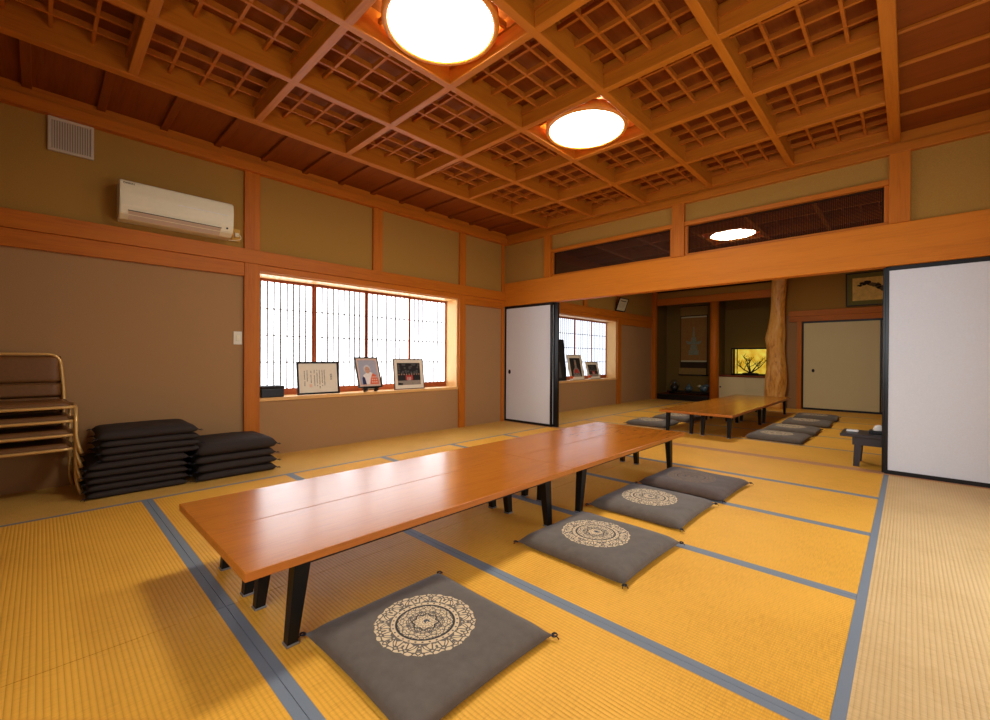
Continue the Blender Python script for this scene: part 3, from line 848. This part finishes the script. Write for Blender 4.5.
# group photograph
gm = [plain('photo_'+n_, c_, .5, .3, var=.1, sc=60) for n_, c_ in (('dark', (34,34,36)), ('grey', (86,84,84)), ('red', (196,70,60)), ('pale', (206,196,186)), ('stone', (150,140,128)), ('skin', (190,150,124)))]
def group_photo(seed, strong=True):
    def fn(b, y0, y1, z0, z1):
        rnd = random.Random(seed); w_, h_ = y1-y0, z1-z0; x = -.0074; Y = lambda u: y0+u*w_; Z = lambda v: z0+v*h_
        rect(b, y0, y1, z0, z1, 0, x)
        for k in range(26): blob(b, Y(rnd.uniform(.06, .94)), Z(rnd.uniform(.5, .95)), .05*w_, .05*h_, 1, x+.0003, 8)
        rect(b, y0, y1, z0, Z(.2), 4, x+.0005); b.poly([(x+.0007, Y(0), Z(0)), (x+.0007, Y(.2), Z(0)), (x+.0007, Y(.22), Z(.08)), (x+.0007, Y(0), Z(.12))], 0)
        for k in range(9):
            u = .06+k*.11; blob(b, Y(u), Z(.48), .025*w_, .035*h_, 5, x+.0008, 10)
            rect(b, Y(u-.045), Y(u+.045), Z(.22), Z(.44), 0 if abs(u-.5) > .14 else 2, x+.0007)
        for k in range(3): rect(b, Y(.42+k*.06), Y(.45+k*.06), Z(.2), Z(.36), 3, x+.001)
    return fn
frame('brown framed group photograph with wide cream mount, on the sill right', .465, .395, (-.012, -1.755, SZ+.004), 0, .12, .011, plain('walnut_frame', (92,54,40), .4), .045, group_photo(5), gm, cat='framed photograph', name='framed_photograph')
t = thing('storage_box', 'black lidded box at the left end of the window sill', 'box', (-.09, -3.44, SZ+.0005))
BM().box(-.09, .085, -.095, .12, 0, .085, bev=.006).build('box', M['black'], t)
BM().box(-.094, .089, -.099, .124, .085, .115, bev=.008).build('lid', plain('lid_cloth', (34,30,32), .6), t)
# far room sill pictures
SZ2 = .5705
def dim(b, y0, y1, z0, z1):
    w_, h_ = y1-y0, z1-z0; x = -.0074
    rect(b, y0, y1, z0, z1, 0, x); blob(b, (y0+y1)/2, z0+h_*.62, w_*.14, h_*.12, 1, x+.0003)
    b.poly([(x+.0003, y0+w_*u, z0+h_*v) for u, v in ((.2,0), (.8,0), (.74,.42), (.55,.52), (.42,.52), (.24,.42))], 1)
frame('tall black framed dark portrait at the far sill, half hidden by the screen', .52, .78, (-.03, 1.55, SZ2+.004), 0, .1, .04, M['lacquer'], .02, dim, [gm[0], gm[1]], matmat=gm[0], cat='framed portrait', name='framed_portrait')
def group2(b, y0, y1, z0, z1):
    w_, h_ = y1-y0, z1-z0; x = -.0074; Y = lambda u: y0+u*w_; Z = lambda v: z0+v*h_
    rect(b, y0, y1, z0, z1, 0, x)
    b.poly([(x+.0003, Y(u), Z(v)) for u, v in ((.15,0), (.9,0), (.75,.38), (.6,.5), (.58,.9), (.42,.92), (.4,.5), (.22,.34))], 4)
    b.poly([(x+.0006, Y(u), Z(v)) for u, v in ((.25,.2), (.78,.2), (.66,.4), (.36,.4))], 2)
    for k in range(5): blob(b, Y(.22+.14*k), Z(.12+.05*(k % 2)), w_*.05, h_*.06, 1, x+.0008, 10)
    blob(b, Y(.5), Z(.72), w_*.07, h_*.09, 5, x+.0008, 12)
frame('cream framed photograph in the middle of the far sill', .49, .5, (-.03, 2.2, SZ2+.004), 0, .2, .014, plain('cream_frame', (196,182,150), .5), .05, group2, gm, cat='framed photograph', name='framed_photograph')
frame('small cream framed photograph at the right of the far sill', .45, .36, (-.03, 2.84, SZ2+.004), 0, .27, .014, plain('cream_frame_small', (186,170,140), .5), .04, group_photo(9), gm, cat='framed photograph', name='framed_photograph')
for y, lb in ((1.935, 'orange and white card on the far sill, before the cream framed photograph'), (2.58, 'orange and white card on the far sill, before the small framed photograph')):
    t = thing('name_card', lb, 'card', (-.005, y, SZ2+.0008))
    BM().box(-.012, 0, -.045, .045, 0, .035, bev=.002).build('card_base', M['white'], t)
    BM().box(-.0125, .001, -.04, .05, .0352, .085, bev=.002).build('card_face', M['orange'], t)
# small certificate tilted forward above the rail in the far room
def small_cert(b, y0, y1, z0, z1):
    w_, h_ = y1-y0, z1-z0; x = -.0072
    rect(b, y0+w_*.12, y1-w_*.12, z1-h_*.2, z1-h_*.13, 0, x)
    for k in range(7): rect(b, y0+w_*(.16+k*.1), y0+w_*(.18+k*.1), z0+h_*.2, z1-h_*.32, 1, x)
frame('small framed certificate tilted forward above the far room window rail', .41, .30, (.05, 3.74, 2.03), 0, -.35, .02, M['lacquer'], .012, small_cert, [M['ink'], gm[4]], matmat=plain('aged_paper', (206,198,166), .7), cat='framed certificate', name='framed_certificate')
# ink painting above the cream doors
def ink_dragon(b, y0, y1, z0, z1):
    rnd = random.Random(11); w_, h_ = y1-y0, z1-z0; x = -.0072
    rect(b, y0, y1, z0, z1, 0, x)
    for k in range(46):
        u = k/45; cy = y0+w_*(.1+.75*u); cz = z0+h_*(.66+.1*math.sin(u*9)-.3*u*u)
        blob(b, cy+rnd.uniform(-.01, .01), cz+rnd.uniform(-.02, .02), (.026+.045*u)*rnd.uniform(.6, 1.3), (.016+.045*u)*rnd.uniform(.6, 1.3), 1 if rnd.random() > .3 else 2, x+.0003+.00001*k, 9)
    blob(b, y0+w_*.34, z0+h_*.3, .02, .02, 3, x+.0004)
frame('wide ink painting in a dark green mount above the cream doors', 1.15, .62, (4.34, 5.50, 2.0), -PI/2, -.12, .022, plain('painting_frame', (46,34,20), .4), .0, None, None, matmat=plain('green_brocade', (112,106,54), .8, var=.15, sc=90), cat='painting', th=.03, name='ink_painting')
o = [x for x in bpy.data.objects if x.name.startswith('ink_painting')][0]
b = BM(); ink_dragon(b, -.575+.1, .575-.1, .1, .52); b.build('print', [plain('gold_silk', (222,186,102), .7, var=.12, sc=14), M['ink'], plain('ink_grey', (92,78,50), .8), plain('pale_dot', (212,180,96), .8)], o)

# ------------------------------------------------------------------ alcove contents
# hanging scroll
sc_ = thing('hanging_scroll', 'brown hanging scroll with pale tower drawing in the left recess', 'hanging scroll', (.71, 6.333, .6))
BM().box(-.33, .33, -.006, 0, .0, 1.72).build('scroll_mounting', plain('scroll_dark', (56,40,22), .85, var=.12, sc=120), sc_)
BM().box(-.315, .315, -.009, -.006, .33, 1.47).build('scroll_silk', plain('scroll_silk', (150,108,52), .8, var=.1, sc=30), sc_)
b = BM(); b.box(-.31, .31, -.011, -.009, 1.44, 1.475); b.box(-.31, .31, -.011, -.009, .325, .36); b.build('pale_band', plain('scroll_band', (196,190,150), .8), sc_)
ss = plain('scroll_strip', (146,116,62), .85, var=.08); BM().box(-.36, .30, -.012, -.006, .0, .17).build('plain_strip', ss, sc_); BM().box(-.33, .33, -.012, -.006, 1.5, 1.72).build('plain_strip', ss, sc_)
b = BM(); y = -.0105
def lay(pts, m=0): b.poly([(u, y, v) for u, v in pts], m)
lay([(-.12,.5), (.12,.5), (.12,.62), (-.12,.62)]); lay([(-.09,.63), (.09,.63), (.07,.76), (-.07,.76)]); lay([(-.15,.77), (.15,.77), (.2,.86), (.07,.83), (.05,.95), (-.05,.95), (-.07,.83), (-.2,.86)])
lay([(-.03,.96), (.03,.96), (.012,1.2), (-.012,1.2)])
b.build('tower_drawing', plain('scroll_drawing', (134,140,116), .8, var=.25, sc=60), sc_)
BM().tube([(-.36, -.014, -.008), (.36, -.014, -.008)], .014, 12).build('scroll_rod', M['lacquer'], sc_)
BM().tube([(-.34, -.01, 1.728), (.34, -.01, 1.728)], .009, 10).build('scroll_rod', M['lacquer'], sc_)
# low dark display board and vases
o = BM().box(-.53, .5, -.15, .15, 0, .035, bev=.004).box(-.49, -.46, -.13, .13, -.04, 0).box(.43, .46, -.13, .13, -.04, 0).build('display_stand', M['lacquer']); o.location = (.77, 6.0, .1685)
tag(o, 'low black display stand under the vases in the left recess', 'display stand')
ZV = .2038
kiln = plain('dark_glaze', (48,44,38), .3, .5, var=.3, sc=30); blue = plain('blue_glaze', (84,104,112), .25, .5, var=.3, sc=40); pale = plain('pale_glaze', (206,190,150), .3, .5, var=.1)
t = thing('basket_vase', 'dark round openwork vase with a handle, leftmost under the scroll', 'vase', (.37, 5.98, ZV))
BM().lathe([(.05, 0), (.085, .03), (.1, .08), (.085, .13), (.05, .155), (.045, .17), (.055, .18)], 28).build('body', kiln, t)
BM().tube(bez([(-.1, 0, .08), (-.13, 0, .16), (-.05, 0, .26), (.05, 0, .26), (.13, 0, .16), (.1, 0, .08)], .06), .008, 8).build('handle', kiln, t)
BM().lathe([(.03, .18), (.045, .19), (.01, .215), (.016, .23)], 20).build('lid', blue, t)
t = thing('blue_jar', 'squat blue glazed jar in the middle under the scroll', 'vase', (.72, 5.98, ZV))
BM().lathe([(.045, 0), (.085, .03), (.095, .07), (.07, .115), (.035, .13), (.04, .15)], 28).build('body', blue, t)
BM().lathe([(.042, .15), (.03, .165), (.008, .175), (.014, .19)], 20).build('lid', blue, t)
t = thing('duck_ornament', 'blue and cream bird shaped jar next to the round post', 'ornament', (1.07, 5.98, ZV))
BM().sphere((0, 0, .085), .085, (1.15, .8, .98), n=20).sphere((.07, 0, .15), .05, (1.2, .7, 1)).build('body', blue, t)
BM().sphere((-.1, 0, .135), .04, (1.2, .8, .8), n=16).tube([(-.13, 0, .135), (-.165, 0, .125)], .014, 8, r1=.004).build('head', pale, t)
# low cabinet in the right recess
t = thing('low_cabinet', 'low built in cabinet with cream sliding doors in the right recess', 'cabinet', (2.01, 5.98, .0608))
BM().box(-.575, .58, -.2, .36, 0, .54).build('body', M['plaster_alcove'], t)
BM().box(-.578, .585, -.25, .365, .54, .575, bev=.003).build('cabinet_top', wood('alcove_shelf', (120,52,26), 'x', .35), t)
for k in (0, 1):
    d = BM().box(-.57+k*.56, .0+k*.575, -.222+k*.012, -.212+k*.012, .01, .535).build('door', M['paper_cream'], t)
    BM().lathe([(.001, 0), (.016, 0), (.02, -.003), (.02, .002)], 18, axis='y').build('knob', M['lacquer'], d, (-.51+k*1.02, -.2225+k*.012, .3))
# lit display case with a bonsai branch arrangement
t = thing('display_case', 'lit glass display case with dark branches before gold on the cabinet', 'display case', (2.04, 6.06, .6365))
b = BM(); w_, h_, d_ = .365, .62, .13
for x in (-w_, w_-.025): b.box(x, x+.025, -d_, -d_+.025, 0, h_); b.box(x, x+.025, d_-.025, d_, 0, h_)
for z in (0, h_-.03): b.box(-w_, w_, -d_, -d_+.025, z, z+.03); b.box(-w_, w_, d_-.02, d_, z, z+.03); b.box(-w_, -w_+.025, -d_, d_, z, z+.03); b.box(w_-.025, w_, -d_, d_, z, z+.03)
b.box(-w_, w_, -d_, d_, .0, .012); b.box(-w_+.12, -w_+.135, -d_, -d_+.02, 0, h_)
b.build('case_frame', M['lacquer'], t)
m, nt, p = new_mat('gold_backdrop_glow', .6, .3); p.inputs['Base Color'].default_value = lin(206,176,50)
n = noise(nt, coords(nt), (1,1,1), 4, 3)
cl = ramp(nt, n, [(.35, lin(196,150,30)), (.65, lin(232,214,90))]); nt.links.new(cl, p.inputs['Base Color']); nt.links.new(cl, p.inputs['Emission Color']); p.inputs['Emission Strength'].default_value = .55
BM().box(-w_+.025, w_-.025, d_-.03, d_-.02, .03, h_-.03).build('lit_backdrop', m, t)
b = BM(); rnd = random.Random(4)
b.lathe([(.16, .012), (.17, .04), (.12, .055)], 24)
def branch(p, d, l, r, dep):
    q = [Vector(p)]; dd = Vector(d).normalized()
    for k in range(5):
        dd = (dd+Vector((rnd.uniform(-.25, .25), rnd.uniform(-.1, .1), rnd.uniform(-.05, .22)))).normalized(); q.append(q[-1]+dd*l/5)
    q = [Vector((max(-.32, min(.32, v.x)), max(-.09, min(.07, v.y)), max(.05, min(.56, v.z)))) for v in q]
    b.tube(q, r, 6, r1=r*.45)
    if dep:
        for k in (2, 3, 4): branch(q[k], (dd.x+rnd.uniform(-1, 1), rnd.uniform(-.3, .3), rnd.uniform(.2, .9)), l*.5, r*.5, dep-1)
for a in ((-.9, 0, .55), (-.5, 0, .9), (.05, 0, 1), (.7, 0, .8), (1, 0, .4)): branch((0, 0, .05), a, .34, .016, 2)
b.build('branch_arrangement', plain('dark_branch', (34,22,18), .6), t)
b = BM(); b.box(-w_+.026, w_-.026, -d_+.010, -d_+.013, .031, h_-.031)
b.build('front_glass', M['glass'], t)

# ------------------------------------------------------------------ light
def area(name, loc, rot, sx, sy, energy, col):
    l = bpy.data.lights.new(name, 'AREA'); l.shape = 'RECTANGLE'; l.size = sx; l.size_y = sy; l.energy = energy; l.color = col
    o = bpy.data.objects.new(name, l); C.objects.link(o); o.location = loc; o.rotation_euler = rot; return o
area('added_side_daylight', (5.62, (DO[0]+DO[1])/2, .95), (0, PI/2, 0), 1.6, 2.1, 14, (.92, .96, 1))  # added light outside the unseen veranda opening, brightens from the right
area('window_daylight', ((NO[0]+NO[1])/2, YN-.12, (NO[2]+NO[3])/2), (PI/2, 0, 0), 1.85, .95, 28, (.95, .975, 1))
wd = bpy.data.worlds.new('sky'); S.world = wd; wd.use_nodes = True
wd.node_tree.nodes['Background'].inputs[0].default_value = (.75, .86, 1, 1)
wd.node_tree.nodes['Background'].inputs[1].default_value = 1.0

# ------------------------------------------------------------------ camera
yaw, pitch, roll = [math.radians(a) for a in (43.63889, -.22188, .32161)]
Fv = Vector((-math.sin(yaw)*math.cos(pitch), math.cos(yaw)*math.cos(pitch), math.sin(pitch)))
R0 = Vector((math.cos(yaw), math.sin(yaw), 0)); U0 = R0.cross(Fv)
Rv = math.cos(roll)*R0+math.sin(roll)*U0; Uv = -math.sin(roll)*R0+math.cos(roll)*U0
cd = bpy.data.cameras.new('camera'); co_ = bpy.data.objects.new('camera', cd); C.objects.link(co_)
mw = Matrix((Rv, Uv, -Fv)).transposed().to_4x4(); mw.translation = Vector((4.63751, -5.05256, .98700)); co_.matrix_world = mw
cd.sensor_fit = 'HORIZONTAL'; cd.sensor_width = 36; cd.lens = 433.847/990*36; cd.clip_start = .02
S.camera = co_
vs = S.view_settings; vs.view_transform = 'Standard'; vs.look = 'None'; vs.gamma = 1; vs.exposure = 0.72; vs.use_curve_mapping = False
S.cycles.max_bounces = 10; S.cycles.diffuse_bounces = 6; S.cycles.use_denoising = True; S.cycles.sample_clamp_indirect = 6
